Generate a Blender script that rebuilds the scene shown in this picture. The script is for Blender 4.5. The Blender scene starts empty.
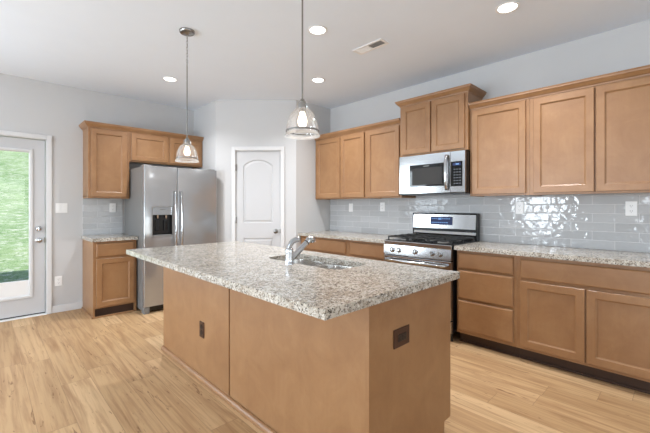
import bpy, bmesh, math
from mathutils import Vector, Matrix, Quaternion
R = math.radians
scn = bpy.context.scene
COL = scn.collection

# ------------------------------------------------------------------ camera, world, sun, daylight, exposure
cam_d = bpy.data.cameras.new('camera')
cam = bpy.data.objects.new('camera', cam_d)
COL.objects.link(cam)
cam.location = (-3.781, -5.311, 1.28)
cam.rotation_euler = (R(90), 0, R(-44.073))
cam_d.sensor_width = 36
cam_d.lens = 352.6 / 650 * 36
cam_d.shift_y = -10.13 / 650
cam_d.clip_start = 0.05
cam_d.clip_end = 300
scn.camera = cam

scn.view_settings.view_transform = 'Standard'
scn.view_settings.look = 'None'
scn.view_settings.gamma = 1
scn.view_settings.use_curve_mapping = False
scn.view_settings.exposure = 0.03

world = bpy.data.worlds.new('world')
scn.world = world
world.use_nodes = True
wn = world.node_tree
wn.nodes.clear()
w_out = wn.nodes.new('ShaderNodeOutputWorld')
w_bg = wn.nodes.new('ShaderNodeBackground')
w_sky = wn.nodes.new('ShaderNodeTexSky')
w_sky.sky_type = 'NISHITA'
w_sky.sun_disc = False
w_sky.sun_elevation = R(44)
w_sky.sun_rotation = R(200)
w_bg.inputs['Strength'].default_value = 0.16
wn.links.new(w_sky.outputs[0], w_bg.inputs[0])
wn.links.new(w_bg.outputs[0], w_out.inputs[0])

def sun(energy, elev, az_to):
    d = bpy.data.lights.new('sun', 'SUN'); d.energy = energy; d.angle = R(0.6); d.color = (1, .96, .9)
    o = bpy.data.objects.new('sun', d); COL.objects.link(o)
    v = Vector((math.cos(R(elev)) * math.sin(R(az_to)), math.cos(R(elev)) * math.cos(R(az_to)), -math.sin(R(elev))))
    o.rotation_euler = v.to_track_quat('-Z', 'Y').to_euler(); o.location = (0, -20, 20)
sun(4.3, 44, 12)

def daylight(name, loc, aim, sx, sz, energy, color=(1, 1, 1)):
    d = bpy.data.lights.new(name, 'AREA'); d.shape = 'RECTANGLE'; d.size = sx; d.size_y = sz
    d.energy = energy; d.color = color
    o = bpy.data.objects.new(name, d); COL.objects.link(o); o.location = loc
    o.rotation_euler = Vector(aim).to_track_quat('-Z', 'Y').to_euler()
    return o
XL, YR, H = -8.0, -9.0, 2.757          # far left wall, wall behind the camera, ceiling height
RW = [(-7.2, -5.4), (-4.6, -2.8), (-2.0, -0.4)]            # windows in the rear wall (x ranges)
LW = [(-5.75, -4.85), (-2.75, -1.85)]                          # far left wall windows (y ranges); first one added to light the range wall
WZ = (0.45, 2.25)
REAR_W, LEFT_W, SKYLIGHT = 24, (85, 180), (.80, .90, 1)
for a, b in RW:
    daylight('window_daylight', ((a + b) / 2, YR - .05, 1.35), (0, 1, .45), b - a, 1.8, REAR_W, SKYLIGHT)
for (a, b), LEFT_E in zip(LW, LEFT_W):
    daylight('window_daylight', (XL - .05, (a + b) / 2, 1.35), (1, 0, .35), b - a, 1.8, LEFT_E, SKYLIGHT)
BW = (-6.3, -4.95)                                          # dining window left of the glazed door (x range)
daylight('window_daylight', (sum(BW) / 2, .05, 1.35), (0, -1, 0), BW[1] - BW[0], 1.8, 82, SKYLIGHT)
LAMP_W = 15
BULB = 25

# ------------------------------------------------------------------ materials
def srgb(r, g, b):
    f = lambda c: (c / 255) / 12.92 if c / 255 <= .04045 else ((c / 255 + .055) / 1.055) ** 2.4
    return (f(r), f(g), f(b), 1)

class NT:
    def __init__(s, name):
        s.m = bpy.data.materials.new(name); s.m.use_nodes = True
        s.t = s.m.node_tree; s.t.nodes.clear()
        s.out = s.n('ShaderNodeOutputMaterial'); s.b = s.n('ShaderNodeBsdfPrincipled')
        s.l(s.b.outputs[0], s.out.inputs[0])
    def n(s, ty, **kw):
        nd = s.t.nodes.new(ty)
        for k, v in kw.items(): setattr(nd, k, v)
        return nd
    def l(s, a, b): s.t.links.new(a, b)
    def set(s, **kw):
        for k, v in kw.items(): s.b.inputs[k.replace('_', ' ')].default_value = v
        return s
    def coord(s, scale=(1, 1, 1), rnd=False):
        tc = s.n('ShaderNodeTexCoord'); mp = s.n('ShaderNodeMapping')
        mp.inputs['Scale'].default_value = scale
        v = tc.outputs['Object']
        if rnd:
            oi = s.n('ShaderNodeObjectInfo'); ad = s.n('ShaderNodeVectorMath', operation='MULTIPLY_ADD')
            ad.inputs[1].default_value = (37, 51, 43)
            s.l(oi.outputs['Random'], ad.inputs[0]); s.l(v, ad.inputs[2]); v = ad.outputs[0]
        s.l(v, mp.inputs[0]); return mp.outputs[0]
    def noise(s, v, scale, detail=3, rough=.5, dist=0):
        n = s.n('ShaderNodeTexNoise'); n.inputs['Scale'].default_value = scale
        n.inputs['Detail'].default_value = detail; n.inputs['Roughness'].default_value = rough
        n.inputs['Distortion'].default_value = dist
        s.l(v, n.inputs['Vector']); return n.outputs['Fac']
    def ramp(s, fac, stops):
        r = s.n('ShaderNodeValToRGB'); e = r.color_ramp.elements
        while len(e) < len(stops): e.new(.5)
        for i, (p, c) in enumerate(stops): e[i].position = p; e[i].color = c
        s.l(fac, r.inputs[0]); return r.outputs[0]
    def math(s, op, a, b=None, c=None):
        m = s.n('ShaderNodeMath', operation=op)
        for i, x in enumerate((a, b, c)):
            if x is None: continue
            if isinstance(x, (int, float)): m.inputs[i].default_value = x
            else: s.l(x, m.inputs[i])
        return m.outputs[0]
    def mix(s, fac, a, b, mode='MIX'):
        m = s.n('ShaderNodeMixRGB', blend_type=mode)
        for i, x in enumerate((fac, a, b)):
            if isinstance(x, (int, float)): m.inputs[i].default_value = x
            elif isinstance(x, tuple): m.inputs[i].default_value = x
            else: s.l(x, m.inputs[i])
        return m.outputs[0]
    def bump(s, h, strength, dist=.01):
        b = s.n('ShaderNodeBump'); b.inputs['Strength'].default_value = strength; b.inputs['Distance'].default_value = dist
        s.l(h, b.inputs['Height']); s.l(b.outputs[0], s.b.inputs['Normal'])
    def col(s, c): s.l(c, s.b.inputs['Base Color'])

def plain(name, c, rough=.5, metal=0, spec=.5, bumpy=0):
    t = NT(name); t.set(Base_Color=c, Roughness=rough, Metallic=metal); t.b.inputs['Specular IOR Level'].default_value = spec
    v = t.coord()
    n = t.noise(v, 6, 3)
    t.col(t.mix(.06, c, t.mix(n, (c[0] * .7, c[1] * .7, c[2] * .7, 1), (min(1, c[0] * 1.2), min(1, c[1] * 1.2), min(1, c[2] * 1.2), 1))))
    if bumpy: t.bump(t.noise(v, 180, 2), bumpy, .002)
    return t.m
M = {}
M['wall'] = plain('wall_paint', srgb(200, 200, 200), .75, bumpy=.08)
M['ceiling'] = plain('ceiling_paint', srgb(231, 239, 249), .9, bumpy=.1)
M['trim'] = plain('white_trim_paint', srgb(216, 216, 216), .35)
M['door_paint'] = plain('door_paint', srgb(197, 197, 198), .4)
M['white'] = plain('white_plastic', srgb(238, 238, 237), .3)
M['slot'] = plain('dark_slot', srgb(40, 38, 36), .6)
M['black'] = plain('black_enamel', srgb(18, 18, 19), .25)
M['iron'] = plain('cast_iron', srgb(28, 28, 28), .5)
M['chrome'] = plain('polished_chrome', srgb(205, 207, 210), .08, 1)
M['nickel'] = plain('satin_nickel', srgb(150, 148, 144), .25, 1)
M['grey_metal'] = plain('grey_enamel', srgb(122, 121, 119), .45)
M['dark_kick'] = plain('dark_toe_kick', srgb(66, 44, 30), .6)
M['vent_grey'] = plain('vent_grey', srgb(165, 166, 168), .6)
M['bronze'] = plain('bronze_plate', srgb(74, 48, 36), .3, .3)
M['bronze_dark'] = plain('bronze_insert', srgb(38, 25, 20), .35)
M['concrete'] = plain('concrete', srgb(215, 212, 206), .85)
M['cord'] = plain('chain_metal', srgb(150, 150, 150), .3, 1)

def wood(name, vertical):
    t = NT(name)
    sc = (9, 9, 1.1) if vertical else (1.1, 9, 9)
    v = t.coord(sc, True); v2 = t.coord((1, 1, 1), True)
    g = t.noise(v, 5, 5, .6, .3); blot = t.noise(v2, 5, 5, .62, .6); big = t.noise(v2, 1.7, 3, .5)
    c = t.ramp(blot, [(.30, srgb(146, 105, 67)), (.52, srgb(159, 118, 78)), (.72, srgb(170, 130, 89))])
    c = t.mix(t.math('MULTIPLY', big, .35), c, srgb(144, 100, 60))
    c = t.mix(t.math('MULTIPLY', g, .35), c, srgb(128, 88, 56))
    t.col(c); t.set(Roughness=.45); t.b.inputs['Coat Weight'].default_value = .35; t.b.inputs['Coat Roughness'].default_value = .32
    t.bump(g, .02, .002)
    return t.m
M['wood'] = wood('maple_vertical_grain', True)
M['wood_h'] = wood('maple_horizontal_grain', False)

def granite():
    t = NT('speckled_granite'); v = t.coord()
    big = t.noise(v, 16, 4, .6, .4)
    c = t.ramp(big, [(.36, srgb(174, 164, 150)), (.5, srgb(188, 182, 171)), (.64, srgb(204, 199, 189))])
    spots = lambda sc, lo, hi, off: t.ramp(t.noise(t.coord(off), sc, 3, .65, .35), [(lo, (0, 0, 0, 1)), (hi, (1, 1, 1, 1))])
    c = t.mix(spots(66, .545, .59, (1, 1.2, 1)), c, srgb(143, 132, 119))
    c = t.mix(spots(70, .56, .61, (1.2, 1, 1.1)), c, srgb(216, 213, 205))
    c = t.mix(spots(76, .57, .61, (.9, 1.1, 1.2)), c, srgb(116, 108, 100))
    c = t.mix(spots(98, .595, .625, (1.1, .9, 1)), c, srgb(62, 57, 54))
    t.col(c); t.set(Roughness=.16); t.b.inputs['Specular IOR Level'].default_value = .25
    return t.m
M['granite'] = granite()

def planks():
    t = NT('oak_plank_floor')
    tc = t.n('ShaderNodeTexCoord'); sx = t.n('ShaderNodeSeparateXYZ'); t.l(tc.outputs['Object'], sx.inputs[0])
    x, y = sx.outputs[0], sx.outputs[1]
    u = t.math('DIVIDE', x, .178); row = t.math('FLOOR', u); fu = t.math('FRACT', u)
    wr = t.n('ShaderNodeTexWhiteNoise', noise_dimensions='1D'); t.l(row, wr.inputs['W'])
    vv = t.math('ADD', t.math('DIVIDE', y, 1.22), t.math('MULTIPLY', wr.outputs['Value'], 7.3))
    colm = t.math('FLOOR', vv); fv = t.math('FRACT', vv)
    cx = t.n('ShaderNodeCombineXYZ'); t.l(row, cx.inputs[0]); t.l(colm, cx.inputs[1])
    wn2 = t.n('ShaderNodeTexWhiteNoise', noise_dimensions='2D'); t.l(cx.outputs[0], wn2.inputs['Vector'])
    rnd = wn2.outputs['Value']
    def grain(kx, ky, sc, det, dist):
        gv = t.n('ShaderNodeCombineXYZ')
        t.l(t.math('ADD', t.math('MULTIPLY', x, kx), t.math('MULTIPLY', rnd, 91)), gv.inputs[0])
        t.l(t.math('ADD', t.math('MULTIPLY', y, ky), t.math('MULTIPLY', rnd, 37)), gv.inputs[1])
        return t.noise(gv.outputs[0], sc, det, .6, dist)
    g1 = grain(6, .5, 2.0, 4, .9)
    g2 = grain(26, .9, 1.6, 4, .5)
    g3 = grain(9, 1.3, 2.6, 3, 1.6)
    base = t.ramp(rnd, [(0, srgb(185, 150, 109)), (.5, srgb(199, 164, 122)), (1, srgb(212, 179, 137))])
    c = t.mix(t.ramp(g1, [(.48, (0, 0, 0, 1)), (.72, (.8, .8, .8, 1))]), base, srgb(152, 113, 76))
    c = t.mix(t.ramp(g2, [(.46, (0, 0, 0, 1)), (.74, (.62, .62, .62, 1))]), c, srgb(146, 107, 72))
    c = t.mix(t.ramp(g3, [(.64, (0, 0, 0, 1)), (.70, (.8, .8, .8, 1))]), c, srgb(124, 88, 56))
    eu = t.math('MINIMUM', fu, t.math('SUBTRACT', 1, fu)); ev = t.math('MINIMUM', fv, t.math('SUBTRACT', 1, fv))
    su = t.math('LESS_THAN', eu, .008); sv = t.math('LESS_THAN', ev, .0014)
    seam = t.math('MULTIPLY', t.math('MAXIMUM', su, sv), .45)
    c = t.mix(seam, c, srgb(110, 82, 58))
    t.col(c); t.set(Roughness=.5); t.b.inputs['Specular IOR Level'].default_value = .3
    t.bump(t.math('SUBTRACT', g2, t.math('MULTIPLY', seam, 2)), .04, .003)
    return t.m
M['floor'] = planks()

def tile():
    # handmade glossy subway tile, 305 x 76 mm, half bond; local x along the wall, z up
    t = NT('glossy_subway_tile')
    tc = t.n('ShaderNodeTexCoord'); sx = t.n('ShaderNodeSeparateXYZ'); t.l(tc.outputs['Object'], sx.inputs[0])
    zr = t.math('DIVIDE', sx.outputs[2], .0763); row = t.math('FLOOR', zr); fz = t.math('FRACT', zr)
    off = t.math('MULTIPLY', t.math('MODULO', row, 2), .5)
    xr = t.math('ADD', t.math('DIVIDE', sx.outputs[0], .305), off); cl = t.math('FLOOR', xr); fx = t.math('FRACT', xr)
    ex = t.math('MULTIPLY', t.math('MINIMUM', fx, t.math('SUBTRACT', 1, fx)), .305)
    ez = t.math('MULTIPLY', t.math('MINIMUM', fz, t.math('SUBTRACT', 1, fz)), .0763)
    e = t.math('MINIMUM', ex, ez)
    grout = t.math('LESS_THAN', e, .0013)
    cx = t.n('ShaderNodeCombineXYZ'); t.l(cl, cx.inputs[0]); t.l(row, cx.inputs[1])
    wn2 = t.n('ShaderNodeTexWhiteNoise', noise_dimensions='2D'); t.l(cx.outputs[0], wn2.inputs['Vector'])
    rnd = wn2.outputs['Value']
    c = t.ramp(rnd, [(0, srgb(178, 179, 180)), (1, srgb(190, 191, 192))])
    t.col(t.mix(grout, c, srgb(222, 222, 222)))
    t.l(t.math('MULTIPLY_ADD', grout, .6, .06), t.b.inputs['Roughness'])
    ad = t.n('ShaderNodeVectorMath', operation='MULTIPLY_ADD'); ad.inputs[1].default_value = (31, 17, 23)
    t.l(wn2.outputs['Color'], ad.inputs[0]); t.l(tc.outputs['Object'], ad.inputs[2])
    wav = t.noise(ad.outputs[0], 14, 2, .5, .2)
    edge = t.math('MULTIPLY', t.math('MINIMUM', e, .006), 1 / .006)
    h = t.math('ADD', t.math('MULTIPLY', wav, 1.0), t.math('MULTIPLY', edge, .25))
    t.b.inputs['Specular IOR Level'].default_value = .32
    t.bump(h, .5, .008)
    return t.m
M['tile'] = tile()

def steel(name, c, rough, horiz=True, wavy=.0):
    t = NT(name); t.set(Metallic=1, Roughness=rough)
    v = t.coord((1, 1, 60) if horiz else (60, 60, 1))
    g = t.noise(v, 8, 3)
    k = lambda f: (c[0] * f, c[1] * f, c[2] * f, 1)
    t.col(t.mix(g, k(.92), k(1.05)))
    if wavy:
        # gently bowed sheet: the face leans back towards its top
        sx = t.n('ShaderNodeSeparateXYZ'); tc = t.n('ShaderNodeTexCoord'); t.l(tc.outputs['Object'], sx.inputs[0])
        zz = t.math('SUBTRACT', sx.outputs[2], .85)
        bow = t.math('MULTIPLY', t.math('MULTIPLY', zz, zz), -.10)
        wv = t.math('MULTIPLY', t.noise(t.coord((1.6, 1.6, 3.2)), 2.0, 1), (.006 * wavy))
        t.bump(t.math('ADD', bow, wv), 1, 1)
    return t.m
M['steel'] = steel('brushed_steel', srgb(186, 187, 188), .15)
M['fridge_steel'] = steel('fridge_brushed_steel', srgb(176, 177, 178), .17, True, 1)
M['fridge_steel'].node_tree.nodes['Principled BSDF'].inputs['Metallic'].default_value = .62
M['sink_steel'] = steel('sink_steel', srgb(206, 203, 198), .27)

def glass_dark():
    t = NT('black_glass'); t.set(Base_Color=srgb(12, 13, 15), Roughness=.04)
    v = t.coord(); t.col(t.mix(t.noise(v, 5), srgb(10, 11, 13), srgb(20, 21, 23))); return t.m
M['black_glass'] = glass_dark()
def pane_glass(name, refl=.08, tint=(1, 1, 1, 1), haze=0, edge=.8):
    t = NT(name); t.t.nodes.remove(t.b)
    tr = t.n('ShaderNodeBsdfTransparent'); gl = t.n('ShaderNodeBsdfGlossy'); mx = t.n('ShaderNodeMixShader')
    tr.inputs[0].default_value = tint
    tr_out = tr.outputs[0]
    if haze:
        tl = t.n('ShaderNodeBsdfTranslucent'); tl.inputs[0].default_value = (1, .97, .93, 1); hz = t.n('ShaderNodeMixShader'); hz.inputs[0].default_value = haze
        t.l(tr_out, hz.inputs[1]); t.l(tl.outputs[0], hz.inputs[2]); tr_out = hz.outputs[0]
    gl.inputs['Roughness'].default_value = .0
    lw = t.n('ShaderNodeLayerWeight'); lw.inputs[0].default_value = .25
    t.l(t.math('MINIMUM', t.math('MULTIPLY_ADD', lw.outputs['Fresnel'], edge, refl * .3), 1), mx.inputs[0])
    t.l(tr_out, mx.inputs[1]); t.l(gl.outputs[0], mx.inputs[2]); t.l(mx.outputs[0], t.out.inputs[0])
    return t.m
M['pane'] = pane_glass('window_glass', .04, (1, 1, 1, 1), 0, .35)
M['rim_glass'] = pane_glass('thick_rim_glass', .1, (1, 1, 1, 1), .4, .4)
M['shade_glass'] = pane_glass('clear_shade_glass', .1, (1, 1, 1, 1), .08, .35)
def glow(name, c, s):
    t = NT(name); t.set(Base_Color=c); t.b.inputs['Emission Color'].default_value = c; t.b.inputs['Emission Strength'].default_value = s
    v = t.coord(); n = t.noise(v, 3); t.l(t.math('MULTIPLY_ADD', n, .02 * s, s), t.b.inputs['Emission Strength']); return t.m
M['lens'] = glow('lit_lens', (1, .98, .95, 1), 6)
M['bulb'] = glow('lit_bulb', (1, .84, .66, 1), 4)
M['screen'] = glow('blue_screen', srgb(10, 30, 78), .12)
M['screen_mark'] = glow('screen_mark', srgb(110, 150, 205), .3)
M['button'] = plain('button_grey', srgb(112, 116, 122), .4)
def grass():
    t = NT('lawn_grass'); v = t.coord()
    n = t.noise(v, .9, 4, .6); n2 = t.noise(t.coord((1, 2.0, 1)), 4.5, 6, .8); n3 = t.noise(t.coord((1, 1.6, 1)), 11, 4, .8)
    c = t.ramp(n, [(.35, srgb(126, 162, 106)), (.65, srgb(170, 196, 148))])
    c = t.mix(t.ramp(n2, [(.50, (0, 0, 0, 1)), (.60, (.9, .9, .9, 1))]), c, srgb(216, 222, 206))
    t.col(t.mix(t.ramp(n3, [(.54, (0, 0, 0, 1)), (.62, (.7, .7, .7, 1))]), c, srgb(84, 128, 64))); t.set(Roughness=.9)
    t.bump(t.noise(v, 30, 4), .5, .05)
    return t.m
M['grass'] = grass()

# ------------------------------------------------------------------ mesh helpers
def rrect(x0, x1, y0, y1, r, seg=6):
    pts = []
    for cx, cy, a in ((x1 - r, y1 - r, 0), (x0 + r, y1 - r, 90), (x0 + r, y0 + r, 180), (x1 - r, y0 + r, 270)):
        for i in range(seg + 1):
            t = R(a + 90 * i / seg); pts.append((cx + r * math.cos(t), cy + r * math.sin(t)))
    return pts

class MB:
    def __init__(s): s.bm = bmesh.new()
    def box(s, x0, x1, y0, y1, z0, z1, bev=0):
        x0, x1 = sorted((x0, x1)); y0, y1 = sorted((y0, y1)); z0, z1 = sorted((z0, z1))
        b = bmesh.new()
        bmesh.ops.create_cube(b, size=1)
        for v in b.verts:
            v.co = Vector(((x0 + x1) / 2 + v.co.x * (x1 - x0), (y0 + y1) / 2 + v.co.y * (y1 - y0), (z0 + z1) / 2 + v.co.z * (z1 - z0)))
        if bev:
            bmesh.ops.bevel(b, geom=b.edges[:], offset=min(bev, .45 * min(x1 - x0, y1 - y0, z1 - z0)), segments=2, affect='EDGES', profile=.5)
        s.join(b); return s
    def join(s, b):
        me = bpy.data.meshes.new('tmp'); b.to_mesh(me); b.free(); s.bm.from_mesh(me); bpy.data.meshes.remove(me)
    def loft(s, loops, closed=True, cap0=False, cap1=False):
        vs = [[s.bm.verts.new(p) for p in lp] for lp in loops]
        n = len(vs[0])
        for a, b in zip(vs, vs[1:]):
            for i in range(n if closed else n - 1):
                j = (i + 1) % n
                s.bm.faces.new((a[i], a[j], b[j], b[i]))
        if cap0: s.bm.faces.new(vs[0][::-1])
        if cap1: s.bm.faces.new(vs[-1])
        return s
    def lathe(s, prof, c=(0, 0, 0), axis=(0, 0, 1), seg=32, cap0=False, cap1=False):
        q = Vector((0, 0, 1)).rotation_difference(Vector(axis).normalized()); c = Vector(c)
        lp = [[c + q @ Vector((r * math.cos(2 * math.pi * i / seg), r * math.sin(2 * math.pi * i / seg), z)) for i in range(seg)] for r, z in prof]
        return s.loft(lp, True, cap0, cap1)
    def tube(s, pts, rad, seg=12, cap=True, flat=None):
        pts = [Vector(p) for p in pts]; n = len(pts)
        rad = [rad] * n if isinstance(rad, (int, float)) else rad
        tg = [(pts[min(i + 1, n - 1)] - pts[max(i - 1, 0)]).normalized() for i in range(n)]
        up = Vector((0, 0, 1)) if abs(tg[0].z) < .9 else Vector((0, 1, 0))
        nrm = tg[0].cross(up).normalized(); lp = []
        for i in range(n):
            if i: nrm = (tg[i - 1].rotation_difference(tg[i]) @ nrm).normalized()
            bn = tg[i].cross(nrm).normalized(); fl = flat or (1, 1)
            lp.append([pts[i] + rad[i] * (fl[0] * nrm * math.cos(2 * math.pi * k / seg) + fl[1] * bn * math.sin(2 * math.pi * k / seg)) for k in range(seg)])
        return s.loft(lp, True, cap, cap)
    def fill(s, outer, holes, f):
        # flat face with holes; f maps 2-D to 3-D
        b = bmesh.new(); es = []
        for lp in [outer] + list(holes):
            vs = [b.verts.new(f(*p)) for p in lp]
            es += [b.edges.new((vs[i], vs[(i + 1) % len(vs)])) for i in range(len(vs))]
        bmesh.ops.triangle_fill(b, edges=es, use_beauty=True)
        s.join(b); return s
    def prism(s, outer, holes, f0, f1):
        # solid between two mappings of the same outline
        s.fill(outer, holes, f0); s.fill(outer, holes, f1)
        for lp in [outer] + list(holes):
            s.loft([[f0(*p) for p in lp], [f1(*p) for p in lp]])
        return s
    def build(s, name, mat, parent=None, smooth=None, loc=None):
        bmesh.ops.remove_doubles(s.bm, verts=s.bm.verts[:], dist=1e-5)
        bmesh.ops.recalc_face_normals(s.bm, faces=s.bm.faces[:])
        me = bpy.data.meshes.new(name); s.bm.to_mesh(me); s.bm.free()
        me.materials.append(M[mat] if isinstance(mat, str) else mat)
        if smooth is not None:
            for p in me.polygons: p.use_smooth = True
            me.set_sharp_from_angle(angle=R(smooth))
        o = bpy.data.objects.new(name, me); COL.objects.link(o)
        if parent: o.parent = parent
        if loc: o.location = loc
        return o

def tag(o, label=None, cat=None, group=None, kind=None):
    if label: o['label'] = label
    if cat: o['category'] = cat
    if group: o['group'] = group
    if kind: o['kind'] = kind
    return o
def thing(name, label, cat, loc=(0, 0, 0), rz=0, group=None, kind=None):
    o = bpy.data.objects.new(name, None); COL.objects.link(o); o.empty_display_size = .1
    o.location = loc; o.rotation_euler = (0, 0, R(rz))
    return tag(o, label, cat, group, kind)
def copy_tree(o, parent=None):
    c = o.copy(); COL.objects.link(c)
    if parent: c.parent = parent
    for ch in list(o.children): copy_tree(ch, c)
    return c

# ------------------------------------------------------------------ structure
PX, PY = -1.457, -.718          # pantry: end of its side wall
QX, QY = -.672, -1.524          # pantry: end of its slanted front
DX0, DX1, DZ = -4.185, -3.245, 2.073   # patio door opening

def struct(name, mb, mat, label, cat='wall'):
    return tag(mb.build(name, mat), label, cat, kind='structure')

struct('floor', MB().box(XL, 0, YR, 0, -.1, 0), 'floor', 'tan oak plank floor running through the whole kitchen', 'floor')
struct('ceiling', MB().box(XL - .2, .2, YR - .2, .2, H, H + .15), 'ceiling', 'flat white ceiling with recessed lights', 'ceiling')
m = MB(); m.box(XL - .2, BW[0], 0, .2, -.1, H); m.box(*BW, 0, .2, -.1, WZ[0]); m.box(*BW, 0, .2, WZ[1], H); m.box(BW[1], DX0, 0, .2, -.1, H); m.box(DX1, .2, 0, .2, -.1, H); m.box(DX0, DX1, 0, .2, DZ, H)
struct('wall_back', m, 'wall', 'light grey wall with the glazed door and the refrigerator')
struct('wall_right', MB().box(0, .2, YR, 0, -.1, H), 'wall', 'light grey wall behind the gas range')
def window_wall(name, spans, f, lo, hi, label):
    m = MB(); xs = [lo]
    for a, b in spans:
        m.box(*f(xs[-1], a), -.1, H); m.box(*f(a, b), -.1, WZ[0]); m.box(*f(a, b), WZ[1], H); xs.append(b)
    m.box(*f(xs[-1], hi), -.1, H); struct(name, m, 'wall', label)
window_wall('wall_rear', RW, lambda a, b: (a, b, YR - .2, YR), XL - .2, .2, 'grey window wall behind the camera')
window_wall('wall_left', sorted(LW), lambda a, b: (XL - .2, XL, a, b), YR, 0, 'grey window wall at the far side of the room')
k = 0
for spans, horiz, yw in ((RW, True, YR), (LW, False, 0), ([BW], True, .3)):
    for a, b in spans:
        k += 1; m = MB()
        fr = [(a, a + .05, *WZ), (b - .05, b, *WZ), (a, b, WZ[0], WZ[0] + .05), (a, b, WZ[1] - .05, WZ[1]),
              ((a + b) / 2 - .03, (a + b) / 2 + .03, *WZ), (a, b, 1.33, 1.37)]
        for p, q, z0, z1 in fr:
            if horiz: m.box(p, q, yw - .16, yw - .1, z0, z1)
            else: m.box(XL - .16, XL - .1, p, q, z0, z1)
        tag(m.build('window_%d' % k, 'trim'), 'white framed window out of the picture', 'window', kind='structure')

# pantry walls
struct('wall_pantry_side', MB().box(PX, PX + .1, PY, 0, 0, H), 'wall', 'short grey wall on the right of the refrigerator')
T = thing('wall_pantry_front', 'slanted grey wall holding the white arched pantry door', 'wall', (PX, PY, 0), math.degrees(math.atan2(QY - PY, QX - PX)), kind='structure')
PL = math.hypot(QX - PX, QY - PY)
PD0, PD1, PDZ = .280, .913, 2.057
m = MB(); m.box(0, PD0, 0, .1, 0, H); m.box(PD1, PL, 0, .1, 0, H); m.box(PD0, PD1, 0, .1, PDZ, H)
m.build('wall_face', 'wall', T)
struct('wall_pantry_return', MB().box(QX, 0, QY, QY + .1, 0, H), 'wall', 'grey wall between the pantry door and the range wall cabinets')

# baseboards and trims
def bboard(name, label, pts):
    m = MB()
    for (x0, x1, y0, y1) in pts: m.box(x0, x1, y0, y1, 0, .085, .004); 
    tag(m.build(name, 'trim'), label, 'baseboard', kind='structure')
bboard('baseboard_back', 'white baseboard between the glazed door and the base cabinet', [(-3.195, -2.885, -.014, 0), (XL, -4.24, -.014, 0)])
bboard('baseboard_pantry', 'white baseboard on the short wall beside the refrigerator', [(PX - .014, PX, PY, 0)])
m = MB()
m.box(.02, .228, -.014, 0, 0, .085, .004); m.box(.966, PL - .01, -.014, 0, 0, .085, .004)
o = tag(m.build('baseboard_slant', 'trim'), 'white baseboard under the slanted pantry wall', 'baseboard', kind='structure')
o.location = T.location; o.rotation_euler = T.rotation_euler
bboard('baseboard_rear', 'white baseboard along the wall behind the camera', [(XL, 0, YR, YR + .014)])
bboard('baseboard_left', 'white baseboard along the far window wall', [(XL, XL + .014, YR, 0)])

def casing(name, label, x0, x1, z, w, loc, rz, d=.02):
    m = MB()
    m.box(x0 - w, x0, -d, 0, 0, z + w, .004); m.box(x1, x1 + w, -d, 0, 0, z + w, .004); m.box(x0, x1, -d, 0, z, z + w, .004)
    # jamb lining in the opening
    m.box(x0, x0 + .006, 0, .09, 0, z); m.box(x1 - .006, x1, 0, .09, 0, z); m.box(x0, x1, 0, .09, z - .006, z)
    o = tag(m.build(name, 'trim'), label, 'door trim', kind='structure'); o.location = loc; o.rotation_euler = (0, 0, R(rz))
casing('trim_1', 'white casing around the glazed outside door', DX0, DX1, DZ, .05, (0, 0, 0), 0)
casing('trim_2', 'white casing around the arched pantry door', PD0, PD1, PDZ, .052, T.location[:], math.degrees(T.rotation_euler.z))
tag(MB().box(DX0, DX1, -.03, .2, 0, .014, .004).build('trim_3', 'white'), 'pale threshold under the glazed outside door', 'threshold', kind='structure')

# ------------------------------------------------------------------ patio door
D = thing('door_1', 'white outside door with one tall glass pane showing grass', 'door', (-3.715, .02, 0), kind='structure')
W = .458
m = MB()
GX, GZ0, GZ1 = .315, .25, 1.91
BZ = .425
f0 = lambda x, z: (x, 0, z); f1 = lambda x, z: (x, .045, z)
hole = [(-GX, GZ0), (GX, GZ0), (GX, GZ1), (-GX, GZ1)]
m.prism([(-W, .02), (W, .02), (W, DZ - .012), (-W, DZ - .012)], [hole], f0, f1)
m.build('door_leaf', 'door_paint', D)
m = MB()
def rect_loop(x0, x1, z0, z1, o, y): return [(x0 - o, y, z0 - o), (x1 + o, y, z0 - o), (x1 + o, y, z1 + o), (x0 - o, y, z1 + o)]
m.loft([rect_loop(-GX, GX, GZ0, GZ1, .032, 0), rect_loop(-GX, GX, GZ0, GZ1, .028, -.012), rect_loop(-GX, GX, GZ0, GZ1, .008, -.012), rect_loop(-GX, GX, GZ0, GZ1, -.004, -.002), rect_loop(-GX, GX, GZ0, GZ1, -.004, .02)])
m.build('glazing_frame', 'trim', D)
MB().box(-GX, GX, .02, .026, BZ, GZ1).build('glass_pane', 'pane', D)
MB().box(-GX, GX, .004, .04, GZ0, BZ, .003).build('bottom_rail', 'white', D)
for z, nm in ((1.017, 'deadbolt'), (.880, 'door_knob')):
    prof = [(.0, 0), (.032, 0), (.032, .006), (.027, .012), (.02, .014), (.012, .02), (.012, .03), (.026, .036), (.029, .048), (.024, .06), (.0, .064)] if nm == 'door_knob' else [(0, 0), (.033, 0), (.032, .01), (.026, .02), (.02, .024), (0, .025)]
    q = MB().lathe(prof, (.40, 0, z), (0, -1, 0), 24).build(nm, 'chrome', D, 35)
    if nm == 'deadbolt': MB().box(.394, .406, -.042, -.023, z - .016, z + .016, .003).build('thumb_turn', 'chrome', q)
MB().box(-W, W, -.004, .0, .016, .026).build('door_sweep', 'slot', D)
MB().box(.452, .4585, -.003, .02, .85, .91).build('strike_plate', 'nickel', D)

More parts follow.
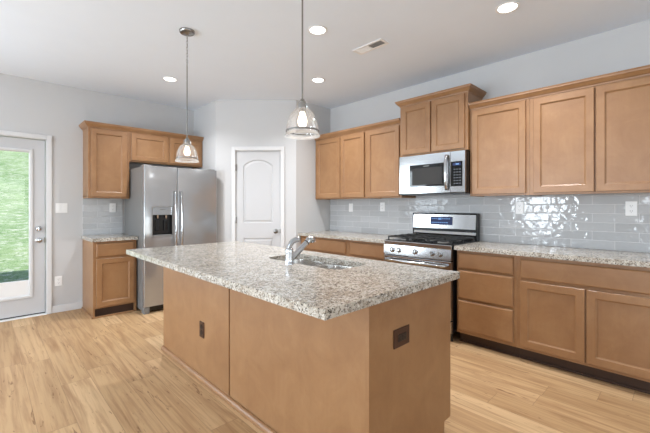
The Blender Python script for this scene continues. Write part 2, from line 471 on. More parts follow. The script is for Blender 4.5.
# outside
m = MB(); n = 28
rows = []
for j in range(n + 1):
    y = .2 + 46 * (j / n) ** 1.6
    rise = 0 if y < 2.95 else .27 * (y - 2.95)
    rows.append([(x, y, -.12 + rise + .05 * math.sin(x * .7 + y * .5) * min(1, max(0, (y - 3) / 6))) for x in [-60 + 4 * i for i in range(26)]])
m.loft(rows, False)
tag(m.build('lawn', 'grass', None, 60), 'sunlit green grass slope seen through the glazed door', 'lawn', kind='structure')
m = MB(); m.loft([[(XL - .5, YR - .5, 3.0), (.5, YR - .5, 3.0), (.5, .6, 3.0), (XL - .5, .6, 3.0)], [(XL - .5, -4.4, 4.4), (.5, -4.4, 4.4), (.5, -4.0, 4.4), (XL - .5, -4.0, 4.4)]], True, True, True)
tag(m.build('roof', 'grey_metal'), 'house roof above the kitchen', 'roof', kind='structure')

# ------------------------------------------------------------------ pantry door
D = thing('door_2', 'white two panel arched pantry door, closed, with a nickel knob', 'door', T.location[:], math.degrees(T.rotation_euler.z), kind='structure')
def arch(x0, x1, z0, zs, zt, o, seg=14):
    # outline with an arched top, inset by o
    x0 += o; x1 -= o; z0 += o; zs -= o; zt -= o
    cx = (x0 + x1) / 2; hw = (x1 - x0) / 2; rise = zt - zs
    pts = [(x0, z0), (x1, z0)]
    if rise <= 0: return pts + [(x1, zs), (x0, zs)]
    rad = (hw * hw + rise * rise) / (2 * rise); a = math.asin(min(1, hw / rad)); cz = zt - rad
    for i in range(seg + 1):
        t = a - 2 * a * i / seg; pts.append((cx + rad * math.sin(t), cz + rad * math.cos(t)))
    return pts
PAN = [(.385, .802, 1.05, 1.845, 1.93), (.385, .802, .26, .84, .84)]
y0 = .012
m = MB()
m.fill([(PD0 + .006, .01), (PD1 - .006, .01), (PD1 - .006, PDZ - .008), (PD0 + .006, PDZ - .008)], [arch(*p, 0) for p in PAN], lambda x, z: (x, y0, z))
for p in PAN:
    m.loft([[(x, y0 + d, z) for x, z in arch(*p, o)] for o, d in ((0, 0), (.006, .009), (.018, .011), (.03, .006), (.036, .003), (.05, .003))])
    m.fill(arch(*p, .05), [], lambda x, z: (x, y0 + .003, z))
m.loft([[(PD0 + .006, y0 + d, .01), (PD1 - .006, y0 + d, .01), (PD1 - .006, y0 + d, PDZ - .008), (PD0 + .006, y0 + d, PDZ - .008)] for d in (0, .035)], True, False, True)
m.build('door_leaf', 'door_paint', D)
k = MB().lathe([(0, 0), (.032, 0), (.031, .007), (.016, .012), (.012, .03), (.024, .036), (.030, .05), (.025, .062), (0, .067)], (.845, y0, .935), (0, -1, 0), 24).build('door_knob', 'nickel', D, 35)
for z in (1.82, 1.09, .25):
    MB().lathe([(0, 0), (.009, 0), (.009, .09), (0, .09)], (PD0 + .006, -.004, z - .045), (0, 0, 1), 10).build('hinge', 'nickel', D, 40)
MB().box(PD1 - .012, PD1 - .005, -.002, .012, .905, .965).build('latch_plate', 'nickel', D)

# ------------------------------------------------------------------ cabinets (local x along the front, -y towards the room)
def cab_door(root, x0, x1, z0, z1, y, name='door', fr=.056, mat='wood'):
    """recessed panel door: moulded frame, separate centre panel"""
    th = .02
    L = lambda o, d: [(x0 + o, y - d, z0 + o), (x1 - o, y - d, z0 + o), (x1 - o, y - d, z1 - o), (x0 + o, y - d, z1 - o)]
    m = MB(); m.loft([L(0, 0), L(0, th - .003), L(.003, th), L(fr - .003, th), L(fr, th - .002), L(fr + .001, th - .008), L(fr + .009, th - .013), L(fr + .012, th - .013), L(fr + .012, 0)])
    d = m.build(name, mat, root)
    p = MB().box(x0 + fr + .004, x1 - fr - .004, y - th + .0128, y - .003, z0 + fr + .004, z1 - fr - .004).build('panel', mat, d)
    return d
def drawer_front(root, x0, x1, z0, z1, y, name='drawer'):
    th = .02
    L = lambda o, d: [(x0 + o, y - d, z0 + o), (x1 - o, y - d, z0 + o), (x1 - o, y - d, z1 - o), (x0 + o, y - d, z1 - o)]
    return MB().loft([L(0, 0), L(0, th - .008), L(.004, th - .003), L(.010, th)], True, True, True).build(name, 'wood_h', root)

CROWN = [(0, 0), (.006, 0), (.008, .010), (.016, .014), (.034, .036), (.040, .040), (.042, .052), (.046, .056), (.046, .062), (0, .062)]
def crown(root, w, dep, z, left, right, s=1.0):
    loops = []
    for o, h in CROWN:
        o *= s; h *= s; pts = []
        if left: pts += [(-o, -.003, z + h), (-o, -dep - o, z + h)]
        else: pts += [(0, -dep - o, z + h)]
        if right: pts += [(w + o, -dep - o, z + h), (w + o, -.003, z + h)]
        else: pts += [(w, -dep - o, z + h)]
        loops.append(pts)
    loops.append(loops[0])
    m = MB(); m.loft(loops, False)
    for e in (0, -1): m.bm.faces.new([m.bm.verts.new(l[e]) for l in loops[:-1]])
    return m.build('crown_moulding', 'wood_h', root)

def upper(name, label, loc, rz, w, z0, z1, dep, doors, group, left=False, right=False, cat='wall cabinet', cs=1.0, dz=(.018, .026)):
    root = thing(name, label, cat, (loc[0], loc[1], z0), rz, group)
    h = z1 - z0
    m = MB()
    m.box(0, w, -dep + .019, -.002, .022, h, .001)                    # carcass above the recessed bottom
    m.box(0, w, -dep, -dep + .0195, 0, h, .001)                       # face frame
    m.box(0, .016, -dep + .019, -.002, 0, .03); m.box(w - .016, w, -dep + .019, -.002, 0, .03)
    m.build('cabinet_body', 'wood', root)
    for a, b in doors: cab_door(root, a, b, dz[0], h - dz[1], -dep - .0005)
    crown(root, w, dep, h - .012, left, right, cs)
    return root

G1 = 'wall cabinets by the refrigerator'
UZ0, UZ1 = 1.380, 2.245
upper('wall_cabinet', 'tall single door maple wall cabinet left of the refrigerator', (-2.883, 0), 0, .446, UZ0, UZ1, .31, [(.026, .414)], G1, left=True)
upper('bridge_cabinet', 'short two door maple cabinet mounted above the refrigerator', (-2.436, 0), 0, .977, 1.855, UZ1, .31, [(.02, .474), (.503, .957)], G1, right=False, dz=(.02, .026))
G2 = 'maple wall cabinets along the range wall'
ry = lambda y0, y: y0 - y
Y0 = -1.528
upper('wall_cabinet', 'two door maple wall cabinet in the corner beside the pantry wall', (0, Y0), -90, .942, UZ0, UZ1, .31, [(.035, .502), (.514, .922)], G2)
Y1 = Y0 - .943
upper('wall_cabinet', 'single door maple wall cabinet left of the microwave', (0, Y1), -90, .525, UZ0, UZ1, .31, [(.025, .503)], G2)
YM = -3.005
upper('wall_cabinet', 'raised two door maple wall cabinet above the microwave', (0, YM - .0005), -90, .786, 1.842, 2.425, .345, [(.03, .385), (.40, .756)], G2, True, True, cs=1.0)
YB = -3.799
upper('wall_cabinet', 'single door maple wall cabinet right of the microwave', (0, YB), -90, .530, UZ0, UZ1, .31, [(.022, .502)], G2)
upper('wall_cabinet', 'wide two door maple wall cabinet over the right end of the worktop', (0, YB - .531), -90, .93, UZ0, UZ1, .31, [(.032, .460), (.472, .90)], G2)

def base(name, label, loc, rz, w, dep, fronts, group, kick=.075, kick_mat='dark_kick', side_full=(False, False), shoe=True):
    root = thing(name, label, 'base cabinet', (loc[0], loc[1], 0), rz, group)
    m = MB(); m.box(0, w, -dep, -.002, .105, .875, .001)
    if side_full[0]: m.box(0, .018, -dep, -.002, 0, .106)
    if side_full[1]: m.box(w - .018, w, -dep, -.002, 0, .106)
    m.build('cabinet_body', 'wood', root)
    xa = .018 if side_full[0] else 0; xb = w - (.018 if side_full[1] else 0)
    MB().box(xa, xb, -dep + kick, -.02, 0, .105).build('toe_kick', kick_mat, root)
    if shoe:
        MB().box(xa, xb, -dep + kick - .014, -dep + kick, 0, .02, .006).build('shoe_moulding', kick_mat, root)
    for kind, a, b, z0, z1 in fronts:
        if kind == 'door': cab_door(root, a, b, z0, z1, -dep - .0005)
        else: drawer_front(root, a, b, z0, z1, -dep - .0005)
    return root
b1 = base('base_cabinet', 'narrow maple base cabinet with one drawer and one door beside the refrigerator', (-2.887, 0), 0, .452, .595,
     [('drawer', .03, .425, .70, .852), ('door', .03, .425, .125, .675)], 'base cabinets', kick=.05, kick_mat='dark_kick', side_full=(True, True), shoe=False)
m = MB(); m.box(-.013, 0, -.608, -.016, 0, .02, .005); m.box(-.013, .452, -.608, -.595, 0, .02, .005)
m.build('shoe_moulding', 'wood_h', b1)
BD = .59
base('base_cabinet', 'maple base cabinet in the corner behind the island sink', (0, -1.53), -90, .905, BD, [('drawer', .03, .86, .70, .852), ('door', .03, .44, .125, .675), ('door', .452, .86, .125, .675)], 'base cabinets')
base('base_cabinet', 'maple base cabinet left of the gas range', (0, -2.436), -90, .564, BD, [('drawer', .035, .54, .70, .852), ('door', .035, .54, .125, .675)], 'base cabinets')
base('base_cabinet', 'maple base cabinet with three stacked drawers right of the range', (0, -3.795), -90, .517, BD, [('drawer', .016, .492, .708, .852), ('drawer', .016, .492, .432, .688), ('drawer', .016, .492, .138, .412)], 'base cabinets')
base('base_cabinet', 'wide maple base cabinet with two doors under one long drawer front', (0, -4.313), -90, .915, BD, [('drawer', .03, .89, .692, .848), ('door', .03, .464, .130, .668), ('door', .474, .89, .130, .668)], 'base cabinets')

# ------------------------------------------------------------------ worktops and splashbacks
def slab(name, label, outer, holes, z0=.8765, z1=.914):
    m = MB(); b = .003
    m.prism(outer, holes, lambda x, y: (x, y, z0), lambda x, y: (x, y, z1))
    bmesh.ops.remove_doubles(m.bm, verts=m.bm.verts[:], dist=1e-5)
    return tag(m.build(name, 'granite'), label, 'countertop', 'granite countertops')
slab('countertop', 'small speckled granite countertop beside the refrigerator', [(-2.905, -.64), (-2.43, -.64), (-2.43, -.002), (-2.905, -.002)], [])
slab('countertop', 'speckled granite countertop between the pantry wall and the range', [(-.64, -3.002), (-.002, -3.002), (-.002, -1.526), (-.64, -1.526)], [])
slab('countertop', 'long speckled granite countertop right of the gas range', [(-.64, -5.25), (-.002, -5.25), (-.002, -3.79), (-.64, -3.79)], [])
def splash(label, loc, rz, w, z0=.9145, z1=1.384):
    o = tag(MB().box(0, w, -.009, -.001, 0, z1 - z0).build('tile_backsplash', 'tile'), label, 'backsplash', 'tile backsplashes')
    o.location = (loc[0], loc[1], z0); o.rotation_euler = (0, 0, R(rz))
splash('small grey subway tile backsplash beside the refrigerator', (-2.883, 0), 0, .446)
splash('long glossy grey subway tile backsplash behind the range', (0, -1.526), -90, 3.72)

# ------------------------------------------------------------------ wall plates
def plate(name, label, loc, rz, kind, w=.074, h=.118, mat='white', slot='slot', group='white wall plates', cat='outlet', ins='white'):
    root = thing(name, label, cat, loc, rz, group)
    MB().box(-w / 2, w / 2, -.006, 0, -h / 2, h / 2, .003).build('plate', mat, root)
    if kind == 'outlet':
        for z in (-.021, .021):
            r = MB().lathe([(0, .0055), (.0165, .0055), (.0165, .0085), (0, .0085)], (0, 0, z), (0, -1, 0), 20).build('receptacle', ins, root)
            m = MB(); m.box(-.0075, -.0055, -.0092, -.008, z - .002, z + .007); m.box(.0055, .0075, -.0092, -.008, z - .002, z + .007); m.box(-.002, .002, -.0092, -.008, z - .010, z - .006)
            m.build('slots', slot, r)
    elif kind == 'gfci':
        r = MB().box(-.033, .033, -.009, -.0055, -.017, .017, .002).build('receptacle', ins, root)
        m = MB()
        for x in (-.02, .02):
            m.box(x - .002, x + .006, -.0096, -.0085, -.0075, -.0055); m.box(x - .002, x + .006, -.0096, -.0085, .0055, .0075)
            m.box(x - .010, x - .006, -.0096, -.0085, -.002, .002)
        m.box(-.004, .004, -.0105, -.0085, -.010, -.003); m.box(-.004, .004, -.0105, -.0085, .003, .010)
        m.build('slots', slot, r)
    else:
        n = kind
        for i in range(n):
            x = (i - (n - 1) / 2) * .046
            r = MB().box(x - .0165, x + .0165, -.0085, -.0055, -.033, .033, .0015)
            r.build('rocker', ins, root)
    return root
plate('light_switch', 'white double rocker light switch beside the glazed door', (-3.10, 0, 1.26), 0, 2, .117, .118, cat='light switch')
plate('wall_outlet', 'white outlet low on the wall beside the glazed door', (-3.13, 0, .377), 0, 'outlet')
plate('wall_outlet', 'white outlet on the small backsplash beside the refrigerator', (-2.555, -.0095, 1.262), 0, 'outlet')
plate('light_switch', 'white single rocker switch on the backsplash nearest the pantry corner', (-.0095, -1.95, 1.262), -90, 1, cat='light switch')
plate('wall_outlet', 'white outlet on the backsplash left of the range', (-.0095, -2.505, 1.272), -90, 'outlet')
plate('wall_outlet', 'white outlet on the backsplash just right of the range', (-.0095, -4.157, 1.265), -90, 'outlet')
plate('wall_outlet', 'white outlet near the far right end of the backsplash', (-.0095, -4.985, 1.262), -90, 'outlet')

# ------------------------------------------------------------------ refrigerator
F = thing('refrigerator', 'stainless side by side refrigerator with a water dispenser', 'refrigerator', (-2.425, 0, 0))
FW = .925; fd0, fd1 = -.785, -.845; SX = .392
MB().box(0.004, FW - .004, -.78, -.03, .03, 1.762, .006).build('cabinet_shell', 'grey_metal', F)
def fdoor(name, x0, x1, hole=None):
    m = MB(); z0, z1 = .085, 1.765
    pts = rrect(x0, x1, fd1, fd0, .012, 4)
    if not hole:
        m.prism(pts, [], lambda x, y: (x, y, z0), lambda x, y: (x, y, z1))
    else:
        hx0, hx1, hz0, hz1 = hole
        m.loft([[(x, y, z) for x, y in pts] for z in (z0, z1)], True, True, True)
        # cut the recess out of the front face
        bmesh.ops.remove_doubles(m.bm, verts=m.bm.verts[:], dist=1e-6)
        fr = [f for f in m.bm.faces if abs(f.calc_center_median().y - fd1) < 1e-4 and f.calc_area() > .3]
        bmesh.ops.delete(m.bm, geom=fr, context='FACES_ONLY')
        xa, xb = x0 + .012, x1 - .012
        hl = [(hx0, hz0), (hx1, hz0), (hx1, hz1), (hx0, hz1)]
        m.fill([(xa, z0), (xb, z0), (xb, z1), (xa, z1)], [hl], lambda x, z: (x, fd1, z))
    return m.build(name, 'fridge_steel', F, 40)
HX0, HX1, HZ0, HZ1 = .092, .334, .918, 1.275
frz = fdoor('freezer_door', .002, SX - .003, (HX0, HX1, HZ0, HZ1))
ref = fdoor('fridge_door', SX + .003, FW - .002)
# dispenser
disp = MB().loft([[(HX0 - o, y, HZ0 - o), (HX1 + o, y, HZ0 - o), (HX1 + o, y, HZ1 + o), (HX0 - o, y, HZ1 + o)] for o, y in ((.004, fd1), (.004, fd1 - .004), (-.004, fd1 - .004), (-.006, fd1 + .002), (-.006, fd1 + .006))]).build('dispenser_frame', 'grey_metal', frz)
MB().box(HX0 + .002, HX1 - .002, fd1 + .004, fd1 + .012, 1.178, HZ1 - .002).build('dispenser_panel', 'steel', frz)
m = MB(); cx0, cx1, cz0, cz1 = HX0 + .006, HX1 - .006, HZ0 + .006, 1.176; yb = fd1 + .055
m.loft([[(cx0, fd1 + .003, cz0), (cx1, fd1 + .003, cz0), (cx1, fd1 + .003, cz1), (cx0, fd1 + .003, cz1)], [(cx0 + .006, yb, cz0 + .02), (cx1 - .006, yb, cz0 + .02), (cx1 - .006, yb, cz1), (cx0 + .006, yb, cz1)]], True, False, True)
m.build('dispenser_cavity', 'black', frz)
m = MB()
for i in range(2): MB().lathe([(.016, 0), (.013, -.03), (.009, -.04), (0, -.04)], (.165 + .1 * i, fd1 + .03, 1.172), (0, 0, 1), 14, True).build('dispenser_spout', 'chrome', frz, 40)
for x in (.165, .262): MB().box(x - .022, x + .022, fd1 + .034, fd1 + .042, .985, 1.115, .004).build('dispenser_paddle', 'black_glass', frz)
MB().box(cx0 + .004, cx1 - .004, fd1 + .004, fd1 + .05, .924, .934, .003).build('drip_tray', 'grey_metal', frz)
MB().box(.185, .245, fd1 + .0025, fd1 + .0045, 1.238, 1.246, .0008).build('badge', 'nickel', frz)
for d, x in ((frz, SX - .037), (ref, SX + .037)):
    pts = [];
    for i in range(25):
        t = i / 24; pts.append((x, fd1 - .018 - .050 * math.sin(math.pi * min(1, max(0, t))) ** .55, .56 + .90 * t))
    pts = [(x, fd1 + .002, .56)] + pts + [(x, fd1 + .002, 1.46)]
    MB().tube(pts, .0135, 12, True, (1.1, .9)).build('door_handle', 'steel', d, 60)
MB().box(.03, FW - .03, -.80, -.70, .02, .082, .004).build('toe_grille', 'black', F)
for x in (.035, FW - .035): MB().box(x - .033, x + .033, -.838, -.74, 0, .078, .008).build('foot_cover', 'grey_metal', F)
for x in (.05, FW - .05): MB().box(x - .04, x + .04, -.80, -.70, 1.762, 1.782, .006).build('hinge_cover', 'grey_metal', F)

# ------------------------------------------------------------------ gas range
RX0, RX1 = .004, .766
G = thing('gas_range', 'stainless gas range with black grates and five knobs', 'range', (0, -3.012, 0), -90)
m = MB(); m.box(RX0, RX1, -.635, -.03, .09, .905, .003)
m.build('range_body', 'black', G)
for x in (RX0 + .04, RX1 - .04):
    for y in (-.58, -.08): MB().lathe([(.018, 0), (.018, .02), (.012, .022), (.012, .095), (0, .095)], (x, y, 0), (0, 0, 1), 12, True).build('foot', 'black', G)
MB().box(RX0, RX1, -.648, -.03, .905, .921, .005).build('cooktop', 'black', G)
MB().box(RX0, RX1, -.668, -.645, .872, .918, .008).build('front_rail', 'steel', G)
m = MB(); m.loft([[(x, -.645, .772), (x, -.680, .772), (x, -.668, .874), (x, -.645, .874)] for x in (RX0, RX1)], True, True, True)
cp = m.build('control_panel', 'steel', G)
for x in (.115, .195, .385, .575, .655):
    c = Vector((x, -.674, .825)); ax = Vector((0, -.99, .115))
    k = MB().lathe([(0, 0), (.027, 0), (.027, .004), (.020, .006), (.0195, .026), (.017, .030), (0, .030)], c, ax, 24).build('knob', 'steel', cp, 40)
    MB().box(x - .004, x + .004, -.711, -.702, .806, .850, .002).build('knob_grip', 'grey_metal', k)
od = MB().box(RX0, RX1, -.672, -.636, .215, .764, .006).build('oven_door', 'steel', G)
MB().box(.11, .66, -.6735, -.665, .34, .63, .002).build('oven_window', 'black_glass', od)
pts = [(.05, -.67, .722), (.055, -.715, .722), (.075, -.728, .722)] + [(.075 + .62 * i / 8, -.728 - .008 * math.sin(math.pi * i / 8), .722) for i in range(1, 8)] + [(.695, -.728, .722), (.715, -.715, .722), (.72, -.67, .722)]
MB().tube(pts, .014, 12).build('oven_handle', 'steel', od, 60)
MB().box(RX0, RX1, -.668, -.636, .095, .205, .006).build('storage_drawer', 'steel', G)
# backguard
bgm = MB(); prof = [(-.028, .918), (-.085, .918), (-.100, .975), (-.088, 1.015), (-.088, 1.02), (-.112, 1.035), (-.098, 1.19), (-.085, 1.206), (-.028, 1.206)]
bgm.loft([[(x, y, z) for y, z in prof] for x in (RX0 + .01, RX1 - .01)], True, True, True)
bg = bgm.build('backguard', 'steel', G)
m = MB(); m.box(RX0 + .012, RX1 - .012, -.104, -.086, 1.008, 1.030, .003); m.build('vent_shadow', 'black', bg)  # black strip stands in for the shadow below the backguard face
for a, b in ((RX0, RX0 + .011), (RX1 - .011, RX1)): MB().box(a, b, -.104, -.026, .915, 1.205, .004).build('end_cap', 'black', bg)
def on_bg(z): return -.112 + (z - 1.035) * (.014 / .155)
def bgq(name, x0, x1, z0, z1, off, mat, par):
    m = MB(); m.loft([[(x0, on_bg(z0) - o, z0), (x1, on_bg(z0) - o, z0), (x1, on_bg(z1) - o, z1), (x0, on_bg(z1) - o, z1)] for o in (-.002, off)], True, True, True)
    return m.build(name, mat, par)
ds = bgq('display_panel', .238, .502, 1.075, 1.165, .002, 'screen', bg)
for i in range(9):
    x = .252 + i * .0255
    if i in (3, 4): continue
    bgq('touch_button', x, x + .017, 1.138, 1.148, .003, 'screen_mark', ds)
for i in range(8): bgq('touch_button', .252 + i * .0255, .252 + i * .0255 + .018, 1.095, 1.104, .003, 'screen_mark', ds)
bgq('clock_readout', .332, .372, 1.130, 1.152, .003, 'screen_mark', ds)
# burners and grates
for x, y, r in ((.17, -.50, .045), (.17, -.21, .038), (.385, -.355, .05), (.60, -.50, .045), (.60, -.21, .035)):
    b = MB().lathe([(r + .012, .920), (r + .010, .928), (r, .930), (0, .930)], (x, y, 0), (0, 0, 1), 24, True).build('burner', 'grey_metal', G, 40)
    MB().lathe([(r - .006, .930), (r - .006, .938), (r - .012, .942), (0, .942)], (x, y, 0), (0, 0, 1), 24, True).build('burner_cap', 'iron', b, 40)
for x0, x1 in ((.025, .262), (.268, .502), (.508, .745)):
    m = MB(); z0, z1 = .948, .962; w = .012; ya, yb = -.628, -.115
    m.box(x0, x1, ya, ya + w, z0, z1, .003); m.box(x0, x1, yb - w, yb, z0, z1, .003)
    m.box(x0, x0 + w, ya, yb, z0, z1, .003); m.box(x1 - w, x1, ya, yb, z0, z1, .003)
    xc = (x0 + x1) / 2
    m.box(xc - w / 2, xc + w / 2, ya, yb, z0, z1 + .004, .003)
    for yy in (-.50, -.37, -.24): m.box(x0, x1, yy - w / 2, yy + w / 2, z0, z1 + .004, .003)
    for xx in (x0, x1 - w):
        for yy in (ya, yb - w, (ya + yb) / 2): m.box(xx, xx + w, yy, yy + w, .920, z0 + .002, .002)
    m.build('grate', 'iron', G)

# ------------------------------------------------------------------ microwave
MW = thing('microwave', 'stainless over the range microwave with a vertical handle', 'microwave', (0, -3.035, 1.405), -90)
MX = .758
MB().box(0, MX, -.375, -.006, 0, .428, .003).build('microwave_body', 'black', MW)
md = MB()
dx = .602; A, B = -.376, -.410
hl = [(.135, .085), (.545, .085), (.545, .322), (.135, .322)]
md.prism([(.002, .016), (dx, .016), (dx, .426), (.002, .426)], [hl], lambda x, z: (x, B, z), lambda x, z: (x, A, z))
md = md.build('microwave_door', 'steel', MW)
MB().box(.13, .55, B + .003, A - .002, .08, .327).build('door_window', 'black_glass', md)
MB().box(.165, .515, B + .0015, B + .004, .105, .285).build('window_mesh', 'slot', md)
MB().box(.30, .37, B - .001, B + .001, .300, .307).build('badge', 'nickel', md)
pts = [(.572, B + .002, .045)] + [(.572, B - .018 - .028 * math.sin(math.pi * i / 14) ** .6, .045 + .345 * i / 14) for i in range(15)] + [(.572, B + .002, .39)]
MB().tube(pts, .013, 12, True, (1.2, .8)).build('door_handle', 'steel', md, 60)
mp = MB().box(dx + .003, MX - .001, A, B, .016, .426, .003).build('control_panel', 'steel', MW)
kp = MB().box(dx + .008, MX - .028, B - .002, B + .002, .075, .322, .001).build('keypad', 'black_glass', mp)
dp = MB().box(dx + .030, MX - .045, B - .003, B - .001, .282, .308).build('display', 'screen', kp)
MB().box(dx + .062, MX - .062, B - .0038, B - .002, .290, .300).build('clock_readout', 'screen_mark', dp)
for r in range(6):
    for c in range(3):
        x = dx + .040 + c * .028; z = .100 + r * .028
        MB().box(x, x + .016, B - .003, B - .0015, z, z + .007).build('button', 'button', kp)
m = MB(); m.box(.0, MX, B, A, 0, .013, .002); m.build('bottom_vent', 'black', MW)
MB().box(.0, MX, -.012, -.004, .427, .4365).build('mounting_bracket', 'black', MW)

# ------------------------------------------------------------------ island
IX0, IX1, IY0, IY1 = -2.62, -1.895, -4.377, -2.03
I = thing('kitchen_island', 'large maple kitchen island with plain back panels', 'island', (0, 0, 0))
I.location = ((IX0 + IX1) / 2, (IY0 + IY1) / 2, 0); ox, oy = -I.location.x, -I.location.y
def ib(m, x0, x1, y0, y1, z0, z1, bev=0): return m.box(x0 + ox, x1 + ox, y0 + oy, y1 + oy, z0, z1, bev)
# open carcass so that the sink bowls hang free inside
m = MB()
ib(m, IX0 + .02, IX1 - .02, IY0 + .02, IY1 - .02, .105, .125)
ib(m, IX0 + .02, IX0 + .036, IY0 + .02, IY1 - .02, .12, .875)
m.build('carcass', 'wood', I)
YS = -3.205
m = MB(); ib(m, IX0 - .002, IX0 + .019, YS + .003, IY1, .0, .875, .002); m.build('back_panel', 'wood', I)
m = MB(); ib(m, IX0 + .002, IX0 + .019, IY0 + .019, YS - .003, .0, .875, .002); m.build('back_panel', 'wood', I)
for y0, y1 in ((IY0, IY0 + .019), (IY1 - .019, IY1)):
    m = MB(); prof = [(IX0, 0), (IX1 - .07, 0), (IX1 - .07, .1), (IX1, .1), (IX1, .875), (IX0, .875)]
    if y1 == IY1: prof = [(max(x, IX0 + .02), z) for x, z in prof]
    m.prism(prof, [], lambda x, z: (x + ox, y0 + oy, z), lambda x, z: (x + ox, y1 + oy, z))
    m.build('end_panel', 'wood', I)
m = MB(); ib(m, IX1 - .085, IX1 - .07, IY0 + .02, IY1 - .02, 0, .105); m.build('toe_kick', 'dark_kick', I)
m = MB(); prof = [(IX0 - .002, 0), (IX0 - .024, 0)] + [(IX0 - .002 - .022 * math.cos(R(a)), .008 + .026 * math.sin(R(a))) for a in range(0, 91, 15)]
m.loft([[(x + ox, y + oy, z) for x, z in prof] for y in (IY0, IY1)], True, True, True); m.build('shoe_moulding', 'wood_h', I, 40)
# cabinet fronts on the sink side
Fr = thing('cabinet_front', None, None); Fr.parent = I; Fr.location = (IX1 - .02 + ox, IY0 + oy, 0); Fr.rotation_euler = (0, 0, R(90))
MB().box(.02, IY1 - IY0 - .02, -.0005, .018, .105, .875).build('face_frame', 'wood', Fr)
LEN = IY1 - IY0
for a, b, z0, z1, kd in ((.05, .50, .70, .852, 'drawer'), (.54, 1.40, .70, .852, 'drawer'), (1.44, 2.30, .70, .852, 'drawer')):
    d = drawer_front(None, a, b, z0, z1, -.0005); d.parent = Fr
for a, b in ((.05, .50), (.54, .965), (.975, 1.40), (1.44, 1.865), (1.875, 2.30)):
    y = -.0005; th = .02; fr = .056
    L = lambda o, d: [(a + o, y - d, .125 + o), (b - o, y - d, .125 + o), (b - o, y - d, .675 - o), (a + o, y - d, .675 - o)]
    MB().loft([L(0, 0), L(0, th - .003), L(.003, th), L(fr, th), L(fr + .012, th - .011)], True, True, True).build('door', 'wood', Fr)

# island worktop with the sink cut-out
SX0, SX1, SY0, SY1 = -2.335, -2.02, -3.905, -3.20
slab('island_countertop', 'large speckled granite countertop on the kitchen island', [(-2.915, -4.416), (-1.862, -4.416), (-1.862, -1.997), (-2.915, -1.997)], [rrect(SX0, SX1, SY0, SY1, .075)])
S = thing('kitchen_sink', 'stainless double bowl undermount sink in the island countertop', 'sink', ((SX0 + SX1) / 2, (SY0 + SY1) / 2, .876))
hx, hy = (SX1 - SX0) / 2, (SY1 - SY0) / 2
b0 = rrect(-hx - .004, hx + .004, -hy - .004, -.012, .075); b1 = rrect(-hx - .004, hx + .004, .012, hy + .004, .075)
MB().prism(rrect(-hx - .013, hx + .013, -hy - .013, hy + .013, .08), [b0, b1], lambda x, y: (x, y, -.004), lambda x, y: (x, y, -.001)).build('rim', 'sink_steel', S)
for (ya, yb) in ((-hy - .004, -.012), (.012, hy + .004)):
    lp = []
    for o, z in ((0, -.002), (.002, -.012), (.010, -.15), (.018, -.175), (.04, -.19)):
        lp.append([(x, y, z) for x, y in rrect(-hx - .004 + o, hx + .004 - o, ya + o, yb - o, max(.02, .075 - o * .5))])
    m = MB().loft(lp, True, False, True); bw = m.build('bowl', 'sink_steel', S, 50)
    MB().lathe([(.045, -.189), (.042, -.186), (.03, -.188), (0, -.1885)], (0, (ya + yb) / 2, 0), (0, 0, 1), 24).build('drain', 'chrome', bw, 40)

# faucet
FA = thing('kitchen_faucet', 'chrome single lever pull out faucet beside the island sink', 'faucet', (-2.390, -3.55, .914))
MB().lathe([(0, 0), (.031, 0), (.031, .005), (.027, .012), (.026, .03), (.0255, .075), (.026, .088), (.024, .098), (.014, .106), (0, .108)], (0, 0, 0), (0, 0, 1), 28).build('body', 'chrome', FA, 40)
sp = MB().tube([(.0, 0, .022), (.03, 0, .042), (.07, 0, .072), (.12, 0, .110), (.148, 0, .131)], [.019, .0195, .0185, .0175, .017], 16).build('spout', 'chrome', FA, 60)
hd = MB().tube([(.143, 0, .127), (.163, 0, .143), (.180, 0, .150), (.194, 0, .144), (.200, 0, .128)], [.018, .021, .023, .022, .018], 16).build('spray_head', 'chrome', FA, 60)
MB().tube([(.141, 0, .1255), (.146, 0, .1293)], .019, 16).build('grip_ring', 'slot', FA, 60)
MB().tube([(-.004, 0, .098), (.002, 0, .118), (.022, 0, .138), (.048, 0, .150), (.078, 0, .153)], [.015, .015, .014, .013, .011], 12, True, (1.4, .5)).build('lever', 'chrome', FA, 60)

# bronze outlets on the island
plate('island_outlet', 'bronze outlet upright on the long back panel of the island', (IX0 - .0025, -2.812, .372), -90, 'outlet', .072, .116, 'bronze', 'slot', 'bronze island outlets', 'outlet', 'bronze_dark')
plate('island_outlet', 'bronze outlet mounted sideways on the end panel of the island', (-2.384, IY0 - .0005, .674), 0, 'gfci', .126, .086, 'bronze', 'slot', 'bronze island outlets', 'outlet', 'bronze_dark')

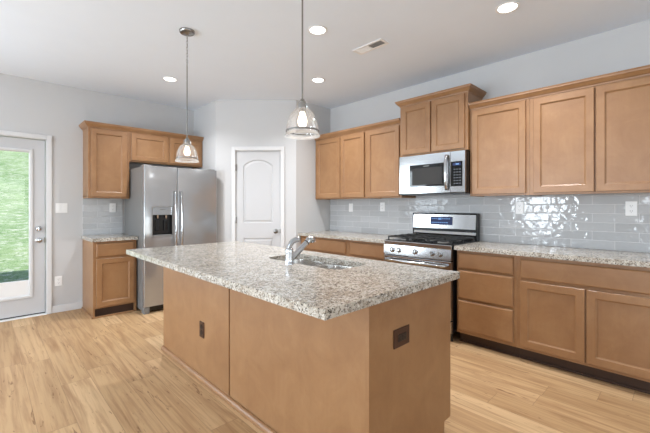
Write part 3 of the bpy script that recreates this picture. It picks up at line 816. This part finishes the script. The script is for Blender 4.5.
# ------------------------------------------------------------------ ceiling
def pendant(label, x, y):
    P = thing('pendant_light', label, 'pendant light', (x, y, H + .0), 0, 'glass pendants over the island')
    MB().lathe([(0, 0), (.062, 0), (.062, -.012), (.056, -.020), (.02, -.024), (.010, -.034), (0, -.036)], (0, 0, 0), (0, 0, 1), 32).build('canopy', 'nickel', P, 40)
    m = MB(); z = -.030; n = 10; ln = .026
    for i in range(n):
        a = R(90 * (i % 2)); pts = []
        for t in range(13):
            q = 2 * math.pi * t / 12; pts.append((.0065 * math.cos(q) * math.cos(a), .0065 * math.cos(q) * math.sin(a), z - ln / 2 - .004 + (ln / 2 + .004) * math.sin(q)))
        m.tube(pts, .0016, 6, False); z -= ln
    m.tube([(.004, 0, -.03), (.006, .002, -.12), (.003, -.002, -.2), (0, 0, z)], .0016, 6)
    m.build('chain', 'cord', P, 60)
    MB().tube([(0, 0, z + .004), (0, 0, -.915)], .0045, 10).build('stem', 'nickel', P, 60)
    so = MB().lathe([(0, -0.9017), (.010, -0.9017), (.013, -0.9108), (.020, -0.9154), (.022, -0.9245), (.022, -0.9563), (.018, -0.9609), (.018, -0.9700), (0, -0.9700)], (0, 0, 0), (0, 0, 1), 24).build('socket', 'nickel', P, 40)
    prof = [(.021, -0.9217), (.027, -0.9217), (.030, -0.9308), (.030, -0.9472), (.036, -0.9563), (.052, -0.9672), (.067, -0.9882), (.078, -1.0155), (.085, -1.0473), (.0875, -1.0792), (.090, -1.0910), (.0905, -1.0946), (.088, -1.0955), (.086, -1.0819), (.082, -1.0473), (.075, -1.0164), (.064, -0.9909), (.050, -0.9709), (.034, -0.9599), (.027, -0.9508)]
    sh = MB().lathe(prof, (0, 0, 0), (0, 0, 1), 48).build('glass_shade', 'shade_glass', P, 40)
    MB().lathe([(.087, -1.0837), (.092, -1.0910), (.0955, -1.0965), (.095, -1.1010), (.090, -1.1001), (.085, -1.0892), (.087, -1.0837)], (0, 0, 0), (0, 0, 1), 48).build('rim', 'rim_glass', sh, 60)
    MB().lathe([(.0855, -1.0692), (.0895, -1.0692), (.0905, -1.0764), (.0865, -1.0764), (.0855, -1.0692)], (0, 0, 0), (0, 0, 1), 48).build('shade_ring', 'nickel', sh, 40)
    MB().lathe([(0, -0.9672), (.013, -0.9681), (.014, -0.9791), (.022, -1.0018), (.026, -1.0218), (.022, -1.0400), (.012, -1.0491), (0, -1.0510)], (0, 0, 0), (0, 0, 1), 24).build('bulb', 'bulb', P, 60)
    d = bpy.data.lights.new('bulb_light', 'POINT'); d.energy = BULB * .1; d.color = (1, .92, .84); d.shadow_soft_size = .03
    return P
P1 = pendant('clear glass pendant light hanging over the near end of the island', -2.550, -3.865)
P2 = copy_tree(P1); P2.location = (-2.55, -2.37, H)
P2['label'] = 'clear glass pendant light hanging over the far end of the island, before the refrigerator'

def can(label, x, y):
    c = thing('recessed_light', label, 'ceiling light', (x, y, H), 0, 'recessed ceiling lights')
    MB().lathe([(.062, -.001), (.082, -.001), (.082, -.003), (.078, -.006), (.066, -.005), (.062, -.001)], (0, 0, 0), (0, 0, 1), 40).build('trim_ring', 'white', c, 40)
    MB().lathe([(.064, -.002), (.06, -.0035), (0, -.0035)], (0, 0, 0), (0, 0, 1), 32).build('lens', 'lens', c, 40)
    d = bpy.data.lights.new('can_light', 'AREA'); d.shape = 'DISK'; d.size = .12; d.spread = R(132); d.energy = LAMP_W; d.color = (.98, .985, 1)
    o = bpy.data.objects.new('can_light', d); COL.objects.link(o); o.location = (x, y, H - .008)
    return c
can('lit recessed light in the ceiling beside the near pendant cord', -1.772, -3.146)
can('lit recessed light in the ceiling before the pantry door', -.973, -2.293)
can('lit recessed light in the ceiling before the refrigerator, beside the pendant canopy', -2.228, -1.123)
can('lit recessed light in the ceiling before the wall cabinets right of the range', -.986, -4.372)

V = thing('ceiling_vent', 'white slotted air vent in the ceiling above the island', 'air vent', (-1.212, -3.260, H), 90)
m = MB(); L, w = .168, .062
m.prism([(-L, -w), (L, -w), (L, w), (-L, w)], [[(-L + .022, -w + .022), (L - .022, -w + .022), (L - .022, w - .022), (-L + .022, w - .022)]], lambda x, y: (x, y, -.001), lambda x, y: (x, y, -.007))
m.build('vent_frame', 'white', V)
MB().box(-L + .02, L - .02, -w + .02, w - .02, -.0015, -.0008).build('vent_backing', 'vent_grey', V)
for i in range(9):
    yy = -w + .027 + i * (2 * w - .054) / 8
    m = MB(); sgn = 1
    m.loft([[(x, yy - .005, -.0065), (x, yy - .004, -.0065), (x, yy + .0045, -.0018), (x, yy + .0035, -.0018)] for x in (.004, L - .021)], True, True, True)
    m.loft([[(x, yy + .005, -.0065), (x, yy + .004, -.0065), (x, yy - .0045, -.0018), (x, yy - .0035, -.0018)] for x in (-L + .021, -.004)], True, True, True)
    m.build('slat', 'white', V)
MB().box(-.004, .004, -w + .02, w - .02, -.0068, -.0015).build('center_bar', 'white', V)
